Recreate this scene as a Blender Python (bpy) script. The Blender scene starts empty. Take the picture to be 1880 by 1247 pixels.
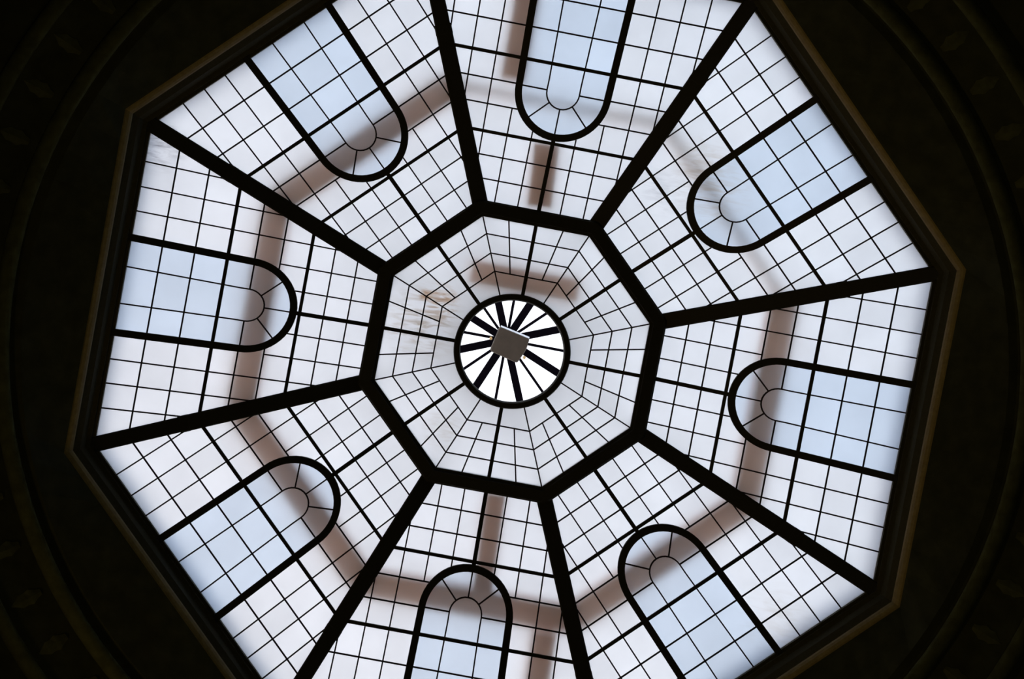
import bpy, bmesh, math, random
from mathutils import Vector, Matrix
random.seed(7)
C = bpy.context.scene.collection
R22 = math.tan(math.pi/8)
EYE = 1.6                       # camera height above the hall floor

# ------------------------------------------------------------------ camera
CX, CY, RX, RY, RZ = -0.667, -0.887, 0.0454, 0.0255, 0.1850
cam = bpy.data.objects.new('camera', bpy.data.cameras.new('camera')); C.objects.link(cam)
cam.data.sensor_fit = 'HORIZONTAL'; cam.data.sensor_width = 36
cam.data.lens = 3500*36/1880; cam.data.clip_end = 200
def rot(a, k):
    c, s = math.cos(a), math.sin(a)
    if k == 'z': return Matrix(((c,-s,0),(s,c,0),(0,0,1)))
    if k == 'x': return Matrix(((1,0,0),(0,c,-s),(0,s,c)))
    return Matrix(((c,0,-s),(0,1,0),(s,0,c)))
Rm = rot(RY,'y') @ rot(RX,'x') @ rot(RZ,'z')
cam.matrix_world = Matrix.Translation((CX, CY, EYE)) @ (Rm.transposed() @ Matrix(((1,0,0),(0,-1,0),(0,0,-1)))).to_4x4()
bpy.context.scene.camera = cam

# ------------------------------------------------------------------ sky, added fill lights, exposure
vs = bpy.context.scene.view_settings
vs.view_transform = 'Standard'; vs.look = 'None'; vs.gamma = 1; vs.use_curve_mapping = False; vs.exposure = 0.0
W = bpy.data.worlds.new('sky'); bpy.context.scene.world = W; W.use_nodes = True
nt = W.node_tree; nt.nodes.clear()
wo = nt.nodes.new('ShaderNodeOutputWorld'); bg = nt.nodes.new('ShaderNodeBackground')
tc = nt.nodes.new('ShaderNodeTexCoord'); dp = nt.nodes.new('ShaderNodeVectorMath'); dp.operation = 'DOT_PRODUCT'
dp.inputs[1].default_value = (-0.62, 0.78, 0.0)
mr = nt.nodes.new('ShaderNodeMapRange'); mr.inputs['From Min'].default_value = -0.5; mr.inputs['From Max'].default_value = 0.5
mx = nt.nodes.new('ShaderNodeMix'); mx.data_type = 'RGBA'
mx.inputs[6].default_value = (0.74, 0.85, 0.98, 1); mx.inputs[7].default_value = (1.0, 0.955, 0.975, 1)
nt.links.new(tc.outputs['Generated'], dp.inputs[0]); nt.links.new(dp.outputs['Value'], mr.inputs['Value'])
nt.links.new(mr.outputs[0], mx.inputs[0]); nt.links.new(mx.outputs[2], bg.inputs[0]); nt.links.new(bg.outputs[0], wo.inputs[0])
bg.inputs[1].default_value = 2.18

def lamp(name, loc, aim, size, power, col, spread=180):
    l = bpy.data.lights.new(name, 'AREA'); l.shape = 'DISK'; l.size = size; l.energy = power; l.color = col; l.spread = math.radians(spread)
    o = bpy.data.objects.new(name, l); C.objects.link(o); o.location = loc
    o.rotation_euler = (Vector(aim)-Vector(loc)).to_track_quat('-Z', 'Y').to_euler()
    return o
lamp('bead_fill_warm', (-4.6, 4.8, 14.6), (2.9, -2.9, 19.2), 0.7, 26, (1.0, 0.66, 0.26), 95)  # added warm fill that brightens the upper right of the bead
lamp('ambient_fill_low', (0.5, 0.5, 2.2), (0, 0, 20), 1.2, 85, (1.0, 0.85, 0.42))  # added ambient fill from below, no fixture stands here

# ------------------------------------------------------------------ world measures of the dome (metres)
D = 17.943 + EYE                # height of the rim of the glass
H1, HR = 1.200, 1.308           # rise of the inner octagon and of the oculus ring
A0, A1, A2, RR = 3.70, 1.457, 1.296, 0.587
SX, SH = 0.009, 0.001           # the opening is a touch longer one way
AC = (A1+A2)/2
def zof(u):
    if u >= AC: return D + H1*(A0-u)/(A0-A1)
    return D + H1 + (HR-H1)*(A2-u)/(A2-RR)
def P(x, y, z):                 # plan point -> world
    return Vector((x*(1+SX)+y*SH, x*SH+y*(1-SX), z))
def frame(k):
    th = math.radians(-90+45*k)
    return (math.cos(th), math.sin(th)), (-math.sin(th), math.cos(th))
def Q(k, u, v, dz=0.0, z=None): # panel coordinates -> world
    U, V = frame(k)
    return P(U[0]*u+V[0]*v, U[1]*u+V[1]*v, (zof(u) if z is None else z)+dz)

# ------------------------------------------------------------------ materials
def mat(name, col, rough=0.7, metal=0.0, bump=0.0, scale=20.0, var=0.0, spec=0.3):
    m = bpy.data.materials.new(name); m.use_nodes = True; n = m.node_tree; b = n.nodes['Principled BSDF']
    b.inputs['Roughness'].default_value = rough; b.inputs['Metallic'].default_value = metal
    b.inputs['Specular IOR Level'].default_value = spec
    g = n.nodes.new('ShaderNodeNewGeometry'); t = n.nodes.new('ShaderNodeTexNoise'); t.inputs['Scale'].default_value = scale
    t.inputs['Detail'].default_value = 5
    n.links.new(g.outputs['Position'], t.inputs['Vector'])
    mi = n.nodes.new('ShaderNodeMix'); mi.data_type = 'RGBA'
    mi.inputs[6].default_value = tuple(c*(1-var) for c in col)+(1,); mi.inputs[7].default_value = tuple(min(1, c*(1+var)) for c in col)+(1,)
    n.links.new(t.outputs['Fac'], mi.inputs[0]); n.links.new(mi.outputs[2], b.inputs['Base Color'])
    if bump:
        bp = n.nodes.new('ShaderNodeBump'); bp.inputs['Strength'].default_value = bump; bp.inputs['Distance'].default_value = 0.02
        n.links.new(t.outputs['Fac'], bp.inputs['Height']); n.links.new(bp.outputs[0], b.inputs['Normal'])
    return m
IRON = mat('blackened_iron', (0.012, 0.011, 0.006), 0.6, 0.0, 0.1, 60, 0.3, 0.15)
LEAD = mat('lead_came', (0.016, 0.014, 0.020), 0.6, 0.0, 0.0, 60, 0.2, 0.1)
SPOKE = mat('dark_roof_steel', (0.004, 0.003, 0.006), 0.8, 0.0, 0.1, 30, 0.2, 0.03)
BEAM = mat('rusty_brown_roof_beam', (0.90, 0.40, 0.22), 0.8, 0.0, 0.2, 8, 0.2)
LITBEAM = mat('roof_beam_painted_lit', (0.85, 0.58, 0.46), 0.8, 0.0, 0.1, 8, 0.1)  # lighter copy of the beam brown, painted in for beams that catch light
CURB = mat('blue_grey_painted_curb', (0.36, 0.47, 0.66), 0.8, 0.0, 0.1, 6, 0.15)
RIMM = mat('dark_painted_rim', (0.028, 0.026, 0.010), 0.7, 0.0, 0.1, 30, 0.3, 0.2)
GOLD = mat('dull_gilded_moulding', (0.17, 0.125, 0.035), 0.6, 0.0, 0.25, 25, 0.35, 0.3)
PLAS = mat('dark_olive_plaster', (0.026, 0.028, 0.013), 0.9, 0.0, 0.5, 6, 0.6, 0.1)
ORN = mat('olive_plaster_ornament', (0.050, 0.054, 0.022), 0.85, 0.0, 0.6, 9, 0.6, 0.1)
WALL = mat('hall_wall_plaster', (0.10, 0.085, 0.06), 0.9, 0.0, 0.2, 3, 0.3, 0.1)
FLOOR = mat('hall_floor_stone', (0.16, 0.14, 0.11), 0.5, 0.0, 0.05, 2, 0.3, 0.3)
BOX = mat('grey_brown_painted_metal', (0.075, 0.062, 0.047), 0.6, 0.0, 0.1, 14, 0.22, 0.3)
BOXSKYLIT = mat('painted_sky_light_on_box', (0.86, 0.86, 0.90), 0.5, 0.0, 0.0, 14, 0.05, 0.3)  # near-white colour painted in for sky light on the box side
BRASS = mat('brass_fitting', (0.8, 0.62, 0.36), 0.35, 0.6, 0.0, 14, 0.1, 0.5)

def glass(name, tint, rough=0.62, stains=True):
    m = bpy.data.materials.new(name); m.use_nodes = True; n = m.node_tree; n.nodes.clear()
    L = n.links; N = n.nodes.new
    out = N('ShaderNodeOutputMaterial')
    g = N('ShaderNodeNewGeometry'); oi = N('ShaderNodeObjectInfo')
    no = N('ShaderNodeTexNoise'); no.inputs['Scale'].default_value = 2.2; no.inputs['Detail'].default_value = 4
    L.new(g.outputs['Position'], no.inputs['Vector'])
    mr = N('ShaderNodeMapRange'); mr.inputs['From Min'].default_value = 0.3; mr.inputs['From Max'].default_value = 0.7
    mr.inputs['To Min'].default_value = 0.95; mr.inputs['To Max'].default_value = 1.0
    L.new(no.outputs['Fac'], mr.inputs['Value'])
    rr = N('ShaderNodeMapRange'); rr.inputs['To Min'].default_value = 0.95; rr.inputs['To Max'].default_value = 1.0
    L.new(oi.outputs['Random'], rr.inputs['Value'])
    mm = N('ShaderNodeMath'); mm.operation = 'MULTIPLY'; L.new(mr.outputs[0], mm.inputs[0]); L.new(rr.outputs[0], mm.inputs[1])
    vm = N('ShaderNodeVectorMath'); vm.operation = 'SCALE'; vm.inputs[0].default_value = tint
    L.new(mm.outputs[0], vm.inputs['Scale'])
    col = vm.outputs[0]
    if stains:                  # dirt and rust that lie on the glass
        st = N('ShaderNodeTexNoise'); st.inputs['Scale'].default_value = 3.0; st.inputs['Detail'].default_value = 6; st.inputs['Distortion'].default_value = 1.2
        mp = N('ShaderNodeMapping'); mp.inputs['Rotation'].default_value = (0, 0, 0.35); mp.inputs['Scale'].default_value = (1.4, 6.5, 1)
        L.new(g.outputs['Position'], mp.inputs['Vector']); L.new(mp.outputs[0], st.inputs['Vector'])
        for (x, y, r, c, amt) in STAINS:
            ds = N('ShaderNodeVectorMath'); ds.operation = 'DISTANCE'
            fl = N('ShaderNodeVectorMath'); fl.operation = 'MULTIPLY'; fl.inputs[1].default_value = (1, 1, 0)
            L.new(g.outputs['Position'], fl.inputs[0]); L.new(fl.outputs[0], ds.inputs[0]); ds.inputs[1].default_value = P(x, y, 0)
            a = N('ShaderNodeMapRange'); a.inputs['From Min'].default_value = 0; a.inputs['From Max'].default_value = r
            a.inputs['To Min'].default_value = amt; a.inputs['To Max'].default_value = 0
            L.new(ds.outputs['Value'], a.inputs['Value'])
            b = N('ShaderNodeMapRange'); b.inputs['From Min'].default_value = 0.42; b.inputs['From Max'].default_value = 0.68
            L.new(st.outputs['Fac'], b.inputs['Value'])
            k = N('ShaderNodeMath'); k.operation = 'MULTIPLY'; L.new(a.outputs[0], k.inputs[0]); L.new(b.outputs[0], k.inputs[1])
            mi = N('ShaderNodeMix'); mi.data_type = 'RGBA'; L.new(k.outputs[0], mi.inputs[0]); L.new(col, mi.inputs[6]); mi.inputs[7].default_value = c+(1,)
            col = mi.outputs[2]
    rf = N('ShaderNodeBsdfRefraction'); rf.inputs['Roughness'].default_value = rough; rf.inputs['IOR'].default_value = 1.45
    rf.distribution = 'BECKMANN'
    tr = N('ShaderNodeBsdfTranslucent'); df = N('ShaderNodeBsdfDiffuse')
    for s in (rf, tr, df): L.new(col, s.inputs['Color'])
    m1 = N('ShaderNodeMixShader'); m1.inputs[0].default_value = 0.10; L.new(rf.outputs[0], m1.inputs[1]); L.new(tr.outputs[0], m1.inputs[2])
    m2 = N('ShaderNodeMixShader'); m2.inputs[0].default_value = 0.30; L.new(m1.outputs[0], m2.inputs[1]); L.new(df.outputs[0], m2.inputs[2])
    L.new(m2.outputs[0], out.inputs[0])
    return m
RUST = (0.55, 0.33, 0.17); DIRT = (0.62, 0.56, 0.50); GREY = (0.5, 0.5, 0.53)
STAINS = [(-0.80, -0.35, 0.22, RUST, 1.0), (-0.95, -0.40, 0.08, RUST, 1.0), (-0.92, -0.13, 0.45, DIRT, 1.0), (-3.63, -1.36, 0.30, GREY, 0.9),
          (1.42, -2.19, 0.30, DIRT, 0.5), (1.60, -1.95, 0.40, DIRT, 0.55), (1.15, -1.85, 0.3, GREY, 0.4),
          (-0.53, 0.91, 0.25, DIRT, 0.45), (2.9, 2.0, 0.4, DIRT, 0.25)]
G_MILK = glass('frosted_milk_glass', (0.945, 0.955, 0.975))
G_BLUE = glass('frosted_pale_blue_glass', (0.845, 0.895, 0.955))
CLEAR = bpy.data.materials.new('clear_roof_glass'); CLEAR.use_nodes = True
_b = CLEAR.node_tree.nodes['Principled BSDF']; _b.inputs['Transmission Weight'].default_value = 1; _b.inputs['Roughness'].default_value = 0.0
_b.inputs['IOR'].default_value = 1.1

# ------------------------------------------------------------------ mesh helpers
def link(name, me, m, parent=None):
    o = bpy.data.objects.new(name, me); C.objects.link(o)
    if m: me.materials.append(m)
    if parent:
        o.parent = parent; o.matrix_parent_inverse = parent.matrix_world.inverted()
    return o
def recentre(bm):
    c = Vector((0, 0, 0))
    for v in bm.verts: c += v.co
    c /= max(1, len(bm.verts))
    for v in bm.verts: v.co -= c
    return c
def obj(name, bm, m, parent=None, smooth=False):
    bmesh.ops.recalc_face_normals(bm, faces=bm.faces)
    c = recentre(bm)
    if smooth:
        for f in bm.faces: f.smooth = True
    me = bpy.data.meshes.new(name); bm.to_mesh(me); bm.free()
    o = bpy.data.objects.new(name, me); C.objects.link(o); me.materials.append(m)
    o.location = c
    if parent:
        o.parent = parent; o.location = c - parent.location
    return o
def thing(name, label, cat, loc, group=None):
    o = bpy.data.objects.new(name, None); C.objects.link(o); o.location = loc; o.empty_display_size = 0.1
    tag(o, label, cat, group); return o
def tag(o, label, cat, group=None):
    o['label'] = label; o['category'] = cat
    if group: o['group'] = group
    return o
def struct(o, label=None):
    o['kind'] = 'structure'
    if label: o['label'] = label
    return o
def loft(bm, rings, cap=True, closed=False):
    vs_ = [[bm.verts.new(p) for p in r] for r in rings]
    n = len(rings[0]); m = len(rings)
    for i in range(m if closed else m-1):
        a, b = vs_[i], vs_[(i+1) % m]
        for j in range(n):
            bm.faces.new((a[j], a[(j+1) % n], b[(j+1) % n], b[j]))
    if cap and not closed:
        bm.faces.new(list(reversed(vs_[0]))); bm.faces.new(vs_[-1])
def slab(poly_uv, k, lo, hi):   # a flat piece lying in the slope of the dome
    bm = bmesh.new()
    a = [bm.verts.new(Q(k, u, v, lo)) for u, v in poly_uv]
    b = [bm.verts.new(Q(k, u, v, hi)) for u, v in poly_uv]
    n = len(a)
    bm.faces.new(a); bm.faces.new(list(reversed(b)))
    for i in range(n): bm.faces.new((a[i], a[(i+1) % n], b[(i+1) % n], b[i]))
    return bm
def bar(k, p, q, w, lo, hi, z=None):     # straight bar between two (u,v) points of panel k
    du, dv = q[0]-p[0], q[1]-p[1]; l = math.hypot(du, dv) or 1; nu, nv = -dv/l*w/2, du/l*w/2
    bm = bmesh.new()
    c = lambda s: [Q(k, s[0]+nu, s[1]+nv, lo, z), Q(k, s[0]-nu, s[1]-nv, lo, z), Q(k, s[0]-nu, s[1]-nv, hi, z), Q(k, s[0]+nu, s[1]+nv, hi, z)]
    loft(bm, [c(p), c(q)])
    return bm
def path_bar(k, pts, w, lo, hi):         # bar that follows a polyline in panel k
    bm = bmesh.new(); rings = []
    for i, (u, v) in enumerate(pts):
        a = pts[max(0, i-1)]; b = pts[min(len(pts)-1, i+1)]
        du, dv = b[0]-a[0], b[1]-a[1]; l = math.hypot(du, dv); nu, nv = -dv/l*w/2, du/l*w/2
        rings.append([Q(k, u+nu, v+nv, lo), Q(k, u-nu, v-nv, lo), Q(k, u-nu, v-nv, hi), Q(k, u+nu, v+nv, hi)])
    loft(bm, rings); return bm
def clip(poly, f):              # keep the part of a polygon where f(u,v) >= 0 (f linear)
    out = []
    for i in range(len(poly)):
        a, b = poly[i], poly[(i+1) % len(poly)]; fa, fb = f(*a), f(*b)
        if fa >= 0: out.append(a)
        if (fa >= 0) != (fb >= 0):
            t = fa/(fa-fb); out.append((a[0]+(b[0]-a[0])*t, a[1]+(b[1]-a[1])*t))
    return out
def area(p):
    return abs(sum(p[i][0]*p[(i+1) % len(p)][1]-p[(i+1) % len(p)][0]*p[i][1] for i in range(len(p)))/2)
def inset(poly, d):             # shrink a little towards the centroid
    cu = sum(p[0] for p in poly)/len(poly); cv = sum(p[1] for p in poly)/len(poly); out = []
    for u, v in poly:
        l = math.hypot(u-cu, v-cv) or 1; out.append((u-(u-cu)/l*d, v-(v-cv)/l*d))
    return out
def octa(ap, z, n=8):           # corners of an octagon of the given apothem
    r = ap/math.cos(math.pi/8)
    return [P(r*math.cos(math.radians(-90+22.5+45*i)), r*math.sin(math.radians(-90+22.5+45*i)), z) for i in range(8)]
def circ(r, z, n=96):
    return [P(r*math.cos(2*math.pi*i/n), r*math.sin(2*math.pi*i/n), z) for i in range(n)]

# ------------------------------------------------------------------ the hall: floor, walls, ceiling round the opening
bm = bmesh.new(); loft(bm, [circ(7.95, -0.25, 64), circ(7.95, 0.0, 64)]); struct(obj('floor', bm, FLOOR))
CZ = D-1.75                     # where the ceiling meets the wall
bm = bmesh.new(); loft(bm, [circ(7.6, 0.0, 96), circ(7.6, CZ+0.3, 96), circ(7.9, CZ+0.3, 96), circ(7.9, 0.0, 96)], closed=True)
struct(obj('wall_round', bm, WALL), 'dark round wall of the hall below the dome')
# ceiling: octagon hole opening to a shallow round cove
def oct_pts(ap, z, n=96):       # octagon resampled to n points so it can be lofted to a circle
    out = []
    for i in range(n):
        a = 2*math.pi*i/n; k = round((math.degrees(a)+90)/45); d = a-math.radians(-90+45*k)
        r = ap/math.cos(d); out.append(P(r*math.cos(a), r*math.sin(a), z))
    return out
bm = bmesh.new()
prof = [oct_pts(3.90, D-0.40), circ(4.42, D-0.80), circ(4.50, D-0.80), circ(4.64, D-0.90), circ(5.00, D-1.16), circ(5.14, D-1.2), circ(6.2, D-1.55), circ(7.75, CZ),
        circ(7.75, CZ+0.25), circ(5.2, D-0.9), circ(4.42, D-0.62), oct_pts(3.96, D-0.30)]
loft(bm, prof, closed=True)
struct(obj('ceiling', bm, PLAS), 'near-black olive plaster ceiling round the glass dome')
# two faint round mouldings on the ceiling
def torus_ring(R, z, r, name, m, lab, n=128, k=10):
    bm = bmesh.new(); rings = []
    for i in range(n):
        a = 2*math.pi*i/n
        rings.append([P((R+r*math.cos(t))*math.cos(a), (R+r*math.cos(t))*math.sin(a), z+0.8*r*math.sin(t)) for t in [2*math.pi*j/k for j in range(k)]])
    loft(bm, rings, closed=True); o = obj(name, bm, m, smooth=True); struct(o, lab); return o
inner_mould = torus_ring(4.57, D-0.90, 0.075, 'trim_3', ORN, 'inner round plaster moulding on the dark ceiling')
outer_mould = torus_ring(5.06, D-1.22, 0.075, 'trim_4', ORN, 'outer round plaster moulding on the dark ceiling')
# relief leaves between the mouldings, a part each
leaf_me = None
def leaf_mesh():
    bm = bmesh.new(); rows = 6; L_ = 0.30
    for s in (-1, 1):
        prev = None
        for i in range(rows+1):
            t = i/rows; w = 0.075*math.sin(math.pi*(0.12+0.86*t))*(1.0 if i % 2 == 0 else 0.78)
            a = bm.verts.new((L_*(t-0.5), 0, -0.014*math.sin(math.pi*t)-0.002)); b = bm.verts.new((L_*(t-0.5), s*w, 0.006))
            if prev: bm.faces.new((prev[0], a, b, prev[1]))
            prev = (a, b)
    bmesh.ops.remove_doubles(bm, verts=bm.verts, dist=0.0005)
    me = bpy.data.meshes.new('leaf'); bm.to_mesh(me); bm.free(); me.materials.append(ORN); return me
leaf_me = leaf_mesh()
NL = 64
for i in range(NL):
    a = 2*math.pi*(i+0.5)/NL
    o = bpy.data.objects.new('plaster_leaf', leaf_me); C.objects.link(o); o.parent = inner_mould
    o.location = P(4.83*math.cos(a), 4.83*math.sin(a), D-1.055) - inner_mould.location
    o.rotation_euler = (0, math.radians(34), a)

# rim trim: stepped dark frame, gilded bead (octagonal loops)
def octloop(name, profile, m, lab):
    bm = bmesh.new(); loft(bm, [octa(a, z) for a, z in profile], closed=True)
    return struct(obj(name, bm, m), lab)
octloop('trim_1', [(3.705, D-0.045), (3.705, D+0.02), (3.80, D+0.02), (3.93, D-0.06), (3.93, D-0.24), (3.86, D-0.26), (3.80, D-0.20), (3.775, D-0.10), (3.735, D-0.085), (3.735, D-0.045)],
        RIMM, 'dark stepped octagonal frame round the glass')
octloop('trim_2', [(3.845, D-0.285), (3.850, D-0.318), (3.866, D-0.346), (3.890, D-0.368), (3.918, D-0.380), (3.945, D-0.375), (3.95, D-0.25), (3.86, D-0.262)],
        GOLD, 'dull gold bead moulding framing the octagonal dome')
octloop('trim_5', [(3.74, D+0.03), (3.74, D+0.42), (3.90, D+0.42), (3.90, D+0.03)], CURB, 'blue-grey roof curb behind the frosted glass')
bm = bmesh.new(); loft(bm, [octa(3.90, D+0.30), circ(8, D+0.30, 8), circ(8, D+0.22, 8), octa(3.90, D+0.22)], closed=True)
bm.free()
bm = bmesh.new(); loft(bm, [oct_pts(3.88, D+0.02), oct_pts(3.88, D+0.10), circ(8.0, D+0.10), circ(8.0, CZ+0.1), circ(7.85, CZ+0.1), circ(7.85, D+0.02)], closed=True)
struct(obj('trim_6', bm, WALL), 'roof deck above the ceiling')

# ------------------------------------------------------------------ eight arched panels of the dome
UT = [2.120, 2.855]             # medium cross bars
def L215(u): return 0.215
def L45(u): return 0.448+0.005*(u-1.457)
def L69(u): return 0.690+0.013*(u-2.12)
def L93(u): return 0.928+0.014*(u-2.6)
def L118(u): return 1.170+0.022*(u-3.1)
def LS(u): return 0.155+0.020*(u-2.61)          # small arch sides
def LA(u): return 0.430+0.023*(u-2.61)          # arch bar sides
def arc(r, a0, a1, n):                          # angle measured from the axis, towards the centre
    return [(2.61-r*math.cos(math.radians(a0+(a1-a0)*i/n)), r*math.sin(math.radians(a0+(a1-a0)*i/n))) for i in range(n+1)]
def ang(v, r=0.43): return math.degrees(math.asin(v/r))
def lim(u): return R22*u
RIBW = 0.156
def quad(u0, u1, f0, f1): return [(u0, f0(u0)), (u0, f1(u0)), (u1, f1(u1)), (u1, f0(u1))]
ZERO = lambda u: 0.0
BIG = lambda u: 1.75
HALF = []                       # (polygon, inside_arch)
rows = [1.44, 1.667, 1.895, 2.120]
for a, b in zip(rows, rows[1:]):
    for f0, f1 in ((ZERO, L215), (L215, L45), (L45, L69), (L69, L93)): HALF.append((quad(a, b, f0, f1), 0))
s215 = ang(0.215); s38 = math.degrees(math.acos(0.23/0.43)); 
HALF.append(([(2.12, 0), (2.12, 0.215)] + list(reversed(arc(0.43, 0, s215, 6))), 0))
HALF.append(([(2.12, 0.215), (2.12, L45(2.12)), (2.38, L45(2.38))] + list(reversed(arc(0.43, s215, s38, 5))), 0))
HALF.append(([(2.38, L69(2.38)), (2.615, L69(2.615)), (2.61, 0.43)] + list(reversed(arc(0.43, s38, 90, 5))), 0))
HALF.append((quad(2.12, 2.38, L45, L69), 0))
for a, b in ((2.12, 2.38), (2.38, 2.615)): HALF += [(quad(a, b, L69, L93), 0), (quad(a, b, L93, L118), 0)]
for f0, f1 in ((LA, L69), (L69, L93), (L93, L118)): HALF.append((quad(2.615, 2.855, f0, f1), 0))
for a, b in ((2.855, 3.15), (3.15, 3.435), (3.435, 3.74)):
    for f0, f1 in ((LA, L69), (L69, L93), (L93, L118), (L118, BIG)): HALF.append((quad(a, b, f0, f1), 0))
    HALF.append((quad(a, b, LS, LA), 1))
HALF.append((arc(0.16, 0, 45, 5) + list(reversed(arc(0.43, 0, 45, 7))), 1))
HALF.append((arc(0.16, 45, 90, 5) + list(reversed(arc(0.43, 45, 90, 7))), 1))
HALF.append((quad(2.61, 2.855, LS, LA), 1))
MIDDLE = [([(2.855, -LS(2.855)), (2.855, LS(2.855)), (3.15, LS(3.15)), (3.15, -LS(3.15))], 1),
          ([(3.15, -LS(3.15)), (3.15, LS(3.15)), (3.435, LS(3.435)), (3.435, -LS(3.435))], 1),
          ([(3.435, -LS(3.435)), (3.435, LS(3.435)), (3.74, LS(3.74)), (3.74, -LS(3.74))], 1),
          ([(2.855, LS(2.855)), (2.855, -LS(2.855))] + [(u, v) for u, v in arc(0.16, -90, 90, 14)], 1)]
PANEL_LABELS = [
 'top arched frosted glass panel, brown beam shade beside its arch, outer edge cut off',
 'upper right arched frosted glass panel, faint dirt streaks round the arch tip',
 'rightmost arched frosted glass panel, brown band crossing above and below its arch',
 'lower right arched frosted glass panel, brown band crossing its arch',
 'bottom arched frosted glass panel with a short brown band beside its middle bar',
 'lower left arched frosted glass panel, pinkish panes and brown band through the arch head',
 'leftmost arched frosted glass panel, grey dirt smear in its upper outer corner',
 'upper left arched frosted glass panel, dusky brown band crossing its pale blue arch']
for k in range(8):
    t = thing('arched_skylight', PANEL_LABELS[k], 'skylight panel', Q(k, 2.6, 0), 'arched frosted glass panels of the dome')
    cells = []
    for poly, ins in HALF:
        cells.append((poly, ins)); cells.append(([(u, -v) for u, v in reversed(poly)], ins))
    cells += MIDDLE
    for poly, ins in cells:
        p = clip(poly, lambda u, v: lim(u)-0.03-v); p = clip(p, lambda u, v: lim(u)-0.03+v) if len(p) > 2 else p
        if len(p) < 3 or area(p) < 0.0012: continue
        p = inset(p, 0.003)
        obj('pane', slab(p, k, 0.0, 0.008), G_BLUE if ins else G_MILK, t)
    # heavy bars of the panel
    ab = [(3.73, -LA(3.73)), (3.2, -LA(3.2))] + [(u, v) for u, v in arc(0.43, -90, 90, 28)] + [(3.2, LA(3.2)), (3.73, LA(3.73))]
    obj('arch_bar', path_bar(k, ab, 0.068, -0.045, -0.002), IRON, t)
    obj('middle_bar', bar(k, (1.44, 0), (2.16, 0), 0.040, -0.035, -0.002), IRON, t)
    for u in UT: obj('cross_bar', bar(k, (u, -lim(u)), (u, lim(u)), 0.030, -0.030, -0.002), IRON, t)
    # thin muntins
    def mun(p, q): obj('muntin', bar(k, p, q, 0.0138, -0.014, -0.001), LEAD, t)
    for s in (-1, 1):
        ue = 0.04
        mun((1.45, s*0.215), (2.20, s*0.215))
        mun((1.45, s*L45(1.45)), (2.38, s*L45(2.38)))
        mun((0.66/R22, s*0.685), (3.72, s*L69(3.72)))
        mun((0.90/R22, s*0.923), (3.72, s*L93(3.72)))
        mun((1.14/R22, s*1.163), (3.72, s*L118(3.72)))
        mun((2.38, s*0.39), (2.38, s*lim(2.38))); mun((2.615, s*0.45), (2.615, s*lim(2.615)))
        mun((2.61, s*0.16), (2.61, s*0.42))
        c45 = math.sqrt(0.5); mun((2.61-0.16*c45, s*0.16*c45), (2.61-0.42*c45, s*0.42*c45))
    for u in (1.667, 1.895, 3.15, 3.435): mun((u, -lim(u)), (u, lim(u)))
    mun((2.19, 0), (2.45, 0))
    sa = [(3.72, -LS(3.72)), (3.0, -LS(3.0)), (2.7, -LS(2.7))] + arc(0.158, -90, 90, 16) + [(2.7, LS(2.7)), (3.0, LS(3.0)), (3.72, LS(3.72))]
    obj('small_arch_muntin', path_bar(k, sa, 0.0138, -0.014, -0.001), LEAD, t)

# ------------------------------------------------------------------ ribs, one on every corner line
RIB_LABELS = ['black iron rib at the top right, running to the octagon corner nearest the top',
              'black iron rib ending at the rightmost corner of the gold moulding',
              'black iron rib at lower right, between the right and lower right panels',
              'black iron rib at the bottom, right of the bottom panel',
              'black iron rib at the bottom, left of the bottom panel',
              'black iron rib ending at the leftmost corner of the gold moulding',
              'black iron rib at upper left, between the left and upper left panels',
              'black iron rib at the top, left of the top panel']
def ribbar(k, r0, r1, w, lo, hi):
    a = math.radians(-90+22.5+45*k); ca, sa_ = math.cos(a), math.sin(a); cc = math.cos(math.pi/8)
    bm = bmesh.new(); rings = []
    for r in (r0, r1):
        z = zof(r*cc)
        rings.append([P(r*ca-s*sa_*w/2, r*sa_+s*ca*w/2, z+h) for s, h in ((1, hi), (1, lo+0.012), (0.84, lo), (-0.84, lo), (-1, lo+0.012), (-1, hi))])
    loft(bm, rings); return bm
cc = math.cos(math.pi/8)
for k in range(8):
    a = math.radians(-90+22.5+45*k)
    t = thing('dome_rib', RIB_LABELS[k], 'rib', P(2.8*math.cos(a), 2.8*math.sin(a), zof(2.8*cc)), 'iron ribs between the dome panels')
    obj('rib_bar', ribbar(k, 1.50, 3.22, 0.158, -0.06, -0.001), IRON, t)
    obj('rib_bar', ribbar(k, 3.22, 4.04, 0.146, -0.06, -0.001), IRON, t, )
    obj('splice_plate', ribbar(k, 3.17, 3.26, 0.162, -0.064, -0.002), IRON, t)
    obj('rib_cap', ribbar(k, 1.50, 4.04, 0.12, 0.008, 0.05), IRON, t)

# ------------------------------------------------------------------ inner octagon, its radial bars and the ring of the oculus
t = thing('octagon_frame', 'black octagonal frame with eight spokes and round ring in the dome middle', 'frame', P(0, 0, D+H1))
for k in range(8):
    bm = bmesh.new()
    r0, r1 = A2, A1
    za = D+H1
    def sect(s): return [P(*xy, z) for xy, z in [
        ((frame(k)[0][0]*u+frame(k)[1][0]*s*R22*u, frame(k)[0][1]*u+frame(k)[1][1]*s*R22*u), z) for u, z in
        ((r0, za+0.03), (r0, za-0.035), (r0+0.028, za-0.04), (r0+0.034, za-0.07), (r1-0.02, za-0.07), (r1, za-0.055), (r1, za+0.03))]]
    loft(bm, [sect(-1), sect(1)])
    obj('octagon_bar', bm, IRON, t)
    obj('radial_bar', bar(k, (0.57, 0), (A2+0.02, 0), 0.036, -0.030, -0.001), IRON, t)
bm = bmesh.new(); n = 96; rings = []
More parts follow.
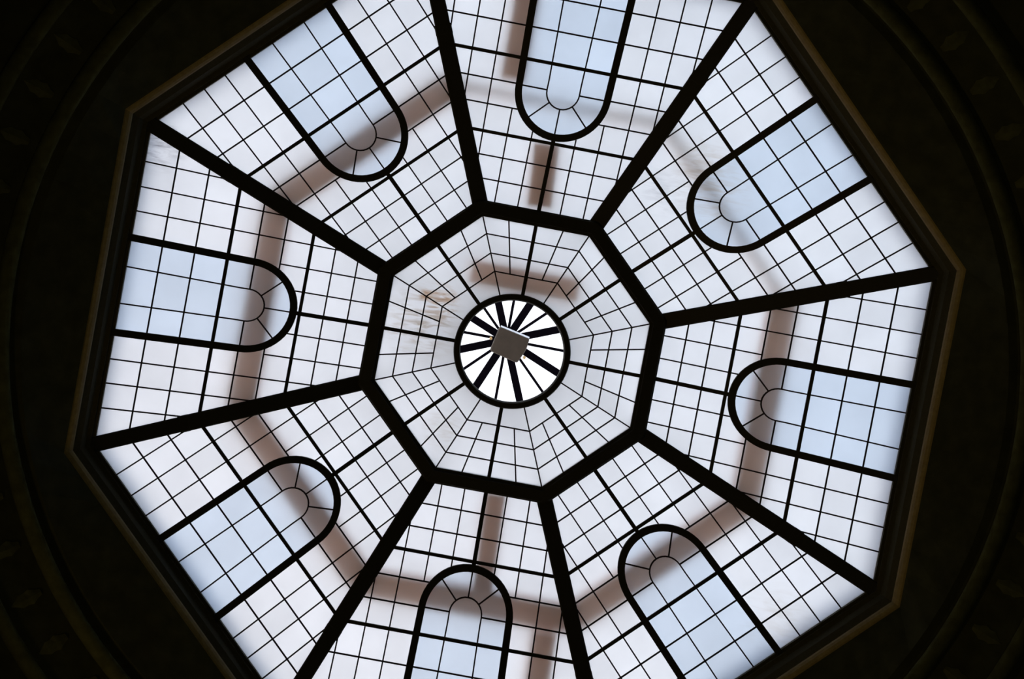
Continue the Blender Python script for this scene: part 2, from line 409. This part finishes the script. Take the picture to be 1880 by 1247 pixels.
pr = [(0.518, D+HR+0.05), (0.518, D+HR-0.035), (0.530, D+HR-0.05), (0.578, D+HR-0.05), (0.587, D+HR-0.035), (0.587, D+HR+0.05)]
loft(bm, [[P(r*math.cos(2*math.pi*i/n), r*math.sin(2*math.pi*i/n), z) for i in range(n)] for r, z in pr], closed=True)
obj('oculus_ring', bm, IRON, t)

# ------------------------------------------------------------------ eight kite-shaped glass sections between octagon and ring
KITE_LABELS = ['small frosted glass section above right of the ring, brown shade fading over its inner panes',
               'small frosted glass section right of the ring, just above its middle',
               'small frosted glass section lower right of the ring, nearer the right',
               'small frosted glass section below the ring, to the right of the bottom spoke',
               'small frosted glass section below the ring, to the left of the bottom spoke',
               'small frosted glass section lower left of the ring, nearer the left',
               'small frosted glass section left of the ring with rusty stains and dirty smears',
               'small frosted glass section above left of the ring, crossed by the dark brown shade']
RW = [0.770, 0.945, 1.130, 1.305]
for k in range(8):
    a = math.radians(-90+22.5+45*k)
    t = thing('fan_skylight', KITE_LABELS[k], 'skylight panel', P(1.0*math.cos(a), 1.0*math.sin(a), zof(0.92)), 'small glass sections round the oculus')
    for kk, s in ((k, 1), ((k+1) % 8, -1)):
        for a0, a1 in zip(RW, RW[1:]):
            for f0, f1 in ((0.0, 0.2115), (0.2115, R22)):
                p = [(a0, s*f0*a0), (a0, s*f1*a0), (a1, s*f1*a1), (a1, s*f0*a1)]
                obj('pane', slab(inset(p, 0.003), kk, 0.0, 0.008), G_MILK, t)
        ring_pts = [(0.56*math.cos(math.radians(d)), s*0.56*math.sin(math.radians(d))) for d in (22.5, 15, 7.5, 0)]
        p = [(0.77, 0), (0.77, s*R22*0.77)] + ring_pts
        obj('pane', slab(inset(p, 0.003), kk, 0.0, 0.008), G_MILK, t)
        for u in RW[:3]: obj('muntin', bar(kk, (u, 0), (u, s*R22*u), 0.0138, -0.014, -0.001), LEAD, t)
        obj('muntin', bar(kk, (0.77, s*0.2115*0.77), (1.30, s*0.2115*1.30), 0.0138, -0.014, -0.001), LEAD, t)
    obj('corner_muntin', bar(k, (0.54, R22*0.54), (1.30, R22*1.30), 0.0135, -0.014, -0.001), LEAD, t)

# ------------------------------------------------------------------ brown roof beams above the frosted glass (seen as blurred bands)
def beam(name, pts, w, h, m, label):
    (x0, y0, z0), (x1, y1, z1) = pts
    dx, dy = x1-x0, y1-y0; l = math.hypot(dx, dy); nx, ny = -dy/l*w/2, dx/l*w/2; f = 0.018; th = 0.018
    # I-section
    sec = [(-1, 0), (1, 0), (1, th), (0.12, th), (0.12, h-th), (1, h-th), (1, h), (-1, h), (-1, h-th), (-0.12, h-th), (-0.12, th), (-1, th)]
    bm = bmesh.new()
    loft(bm, [[P(x+nx*a, y+ny*a, z+b) for a, b in sec] for x, y, z in pts])
    return tag(obj(name, bm, m), label, 'beam', 'roof beams above the frosted glass')
def uvp(k, u, v, dz):
    U, V = frame(k); return (U[0]*u+V[0]*v, U[1]*u+V[1]*v, zof(u)+dz)
BN = ['', '', 'right', 'lower right', 'bottom', 'lower left', 'left', 'upper left']
for k in range(8):
    u = 2.53
    if k >= 2:
        beam('roof_beam', [uvp(k, u, -R22*u+0.01, 0.17), uvp(k, u, R22*u-0.01, 0.18)], 0.28, 0.16, BEAM,
             'brown roof beam blurred behind the arch of the %s glass panel' % BN[k])
    else:
        beam('roof_beam', [uvp(k, u, -R22*u+0.01, 0.30), uvp(k, u, R22*u-0.01, 0.30)], 0.09, 0.12, LITBEAM,
             'thin roof beam coloured as if lit, faint behind the %s glass panel' % ('top' if k == 0 else 'upper right'))
beam('roof_beam', [uvp(0, 1.50, 0.0, 0.10), uvp(0, 2.12, -0.05, 0.10)], 0.25, 0.12, BEAM, 'short brown roof beam behind the middle bar of the top glass panel')
beam('roof_beam', [uvp(4, 1.47, -0.105, 0.10), uvp(4, 2.40, -0.13, 0.12)], 0.20, 0.12, BEAM, 'short brown roof beam beside the middle bar of the bottom glass panel')
beam('roof_beam', [uvp(0, 2.66, -0.50, 0.14), uvp(0, 3.66, -0.515, 0.14)], 0.24, 0.12, BEAM, 'brown roof beam behind the left arch bar of the top glass panel')
beam('roof_beam', [uvp(4, 2.68, -0.80, 0.14), uvp(4, 3.66, -0.80, 0.14)], 0.24, 0.12, BEAM, 'brown roof beam right of the arch of the bottom glass panel')
beam('roof_beam', [uvp(0, 0.735, -0.56, 0.12), uvp(0, 0.735, 0.56, 0.14)], 0.24, 0.12, BEAM, 'brown roof beam crossing behind the glass above the round ring')

# ------------------------------------------------------------------ outer roof wheel seen through the oculus
ZW = D+3.797
t = thing('roof_wheel', 'dark spoked wheel of roof bars seen through the open ring', 'roof frame', P(0, 0, ZW))
WR = 0.93
for i in range(8):
    for thick, a in ((1, math.radians(22.5+45*i)), (0, math.radians(45*i))):
        w, h = (0.082, 0.12) if thick else (0.030, 0.05)
        bm = bmesh.new(); rings = []
        for r in (0.03, WR):
            z = ZW-0.06*r
            rings.append([P(r*math.cos(a)-s*math.sin(a)*w/2, r*math.sin(a)+s*math.cos(a)*w/2, z+d) for s, d in ((1, 0), (-1, 0), (-1, h), (1, h))])
        loft(bm, rings); obj('rafter' if thick else 'glazing_bar', bm, SPOKE, t)
    for j in range(2):
        a0 = math.radians(45*i+22.5*j)+0.02; a1 = math.radians(45*i+22.5*(j+1))-0.02
        pts = [(r, a) for r, a in ((0.12, a0), (WR, a0), (WR, a1), (0.12, a1))]
        bm = bmesh.new(); loft(bm, [[P(r*math.cos(a), r*math.sin(a), ZW+0.13-0.06*r+d) for r, a in pts] for d in (0, 0.008)])
        obj('roof_pane', bm, CLEAR, t)
bm = bmesh.new(); loft(bm, [circ(0.075, ZW-0.03, 24), circ(0.09, ZW, 24), circ(0.09, ZW+0.15, 24)]); obj('hub', bm, SPOKE, t)
bm = bmesh.new(); loft(bm, [[P(r*math.cos(2*math.pi*i/64), r*math.sin(2*math.pi*i/64), z) for i in range(64)] for r, z in ((WR-0.03, ZW-0.12), (WR+0.05, ZW-0.12), (WR+0.05, ZW+0.06), (WR-0.03, ZW+0.06))], closed=True)
obj('wheel_rim', bm, SPOKE, t)
for i in range(8):
    a = math.radians(22.5+45*i)
    bm = bmesh.new(); loft(bm, [[P(r*math.cos(a)+dx, r*math.sin(a)+dy, z) for dx, dy in ((-.02, -.02), (.02, -.02), (.02, .02), (-.02, .02))] for r, z in ((1.49, D+H1+0.03), (0.97, ZW-0.12))])
    obj('post', bm, SPOKE, t)

# ------------------------------------------------------------------ metal box fixed under the hub
ZB = D+3.45
t = thing('lamp_box', 'grey-brown metal box with rounded corners fixed under the spoked wheel hub', 'box', P(0.02, 0.02, ZB))
pts = [(-0.111, -0.152), (0.242, -0.077), (0.225, 0.055), (0.153, 0.222), (-0.171, 0.141)]
def rounded(pts, r):
    out = []; n = len(pts)
    for i in range(n):
        p0 = Vector(pts[i-1]); p = Vector(pts[i]); p1 = Vector(pts[(i+1) % n])
        a = p+(p0-p).normalized()*r; b = p+(p1-p).normalized()*r
        for j in range(5):
            s = j/4; out.append(tuple((1-s)**2*a+2*s*(1-s)*p+s*s*b))
    return out
rp = rounded(pts, 0.028)
cx = sum(p[0] for p in rp)/len(rp); cy = sum(p[1] for p in rp)/len(rp)
def lay(sc, z): return [P(cx+(x-cx)*sc, cy+(y-cy)*sc, z) for x, y in rp]
bm = bmesh.new(); loft(bm, [lay(0.95, ZB-0.006), lay(0.99, ZB), lay(1.0, ZB+0.012), lay(1.0, ZB+0.10)]); obj('box_body', bm, BOX, t)
bm = bmesh.new(); loft(bm, [lay(1.0, ZB+0.10), lay(1.0, ZB+0.165), lay(0.98, ZB+0.17)]); obj('box_lid', bm, BOX, t)
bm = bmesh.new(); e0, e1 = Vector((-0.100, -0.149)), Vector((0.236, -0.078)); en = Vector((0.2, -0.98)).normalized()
loft(bm, [[P(*p, ZB+0.012), P(*(p+en*0.016), ZB+0.13), P(*p, ZB+0.13)] for p in (e0, e1)]); obj('painted_sky_lit_edge', bm, BOXSKYLIT, t)  # added wedge that stands in for the sky-lit side of the box
bm = bmesh.new(); loft(bm, [circ(0.03, ZB+0.17, 16), circ(0.03, ZW-0.03, 16)]); obj('stem', bm, SPOKE, t)
for (x, y) in ((-0.185, 0.0), (0.222, 0.145)):
    bm = bmesh.new(); loft(bm, [[P(x+0.016*math.cos(i*math.pi/4), y+0.02*math.sin(i*math.pi/4), ZB+z) for i in range(8)] for z in (0.03, 0.07)]); obj('latch', bm, BRASS, t)

# ------------------------------------------------------------------ small bright hook on the ceiling at the right
hx, hy = 3.442, -2.696
bm = bmesh.new()
pp = [(0, 0, 0.05), (0, 0, 0), (0.012, 0.004, -0.03), (0.03, 0.01, -0.045), (0.05, 0.02, -0.03)]
rings = []
for i, (x, y, z) in enumerate(pp):
    rings.append([P(hx+x+0.012*math.cos(j*math.pi/3), hy+y+0.012*math.sin(j*math.pi/3), D-0.63+z) for j in range(6)])
loft(bm, rings); tag(obj('ceiling_hook', bm, BRASS), 'tiny pale metal hook on the dark ceiling right of the dome', 'hook')
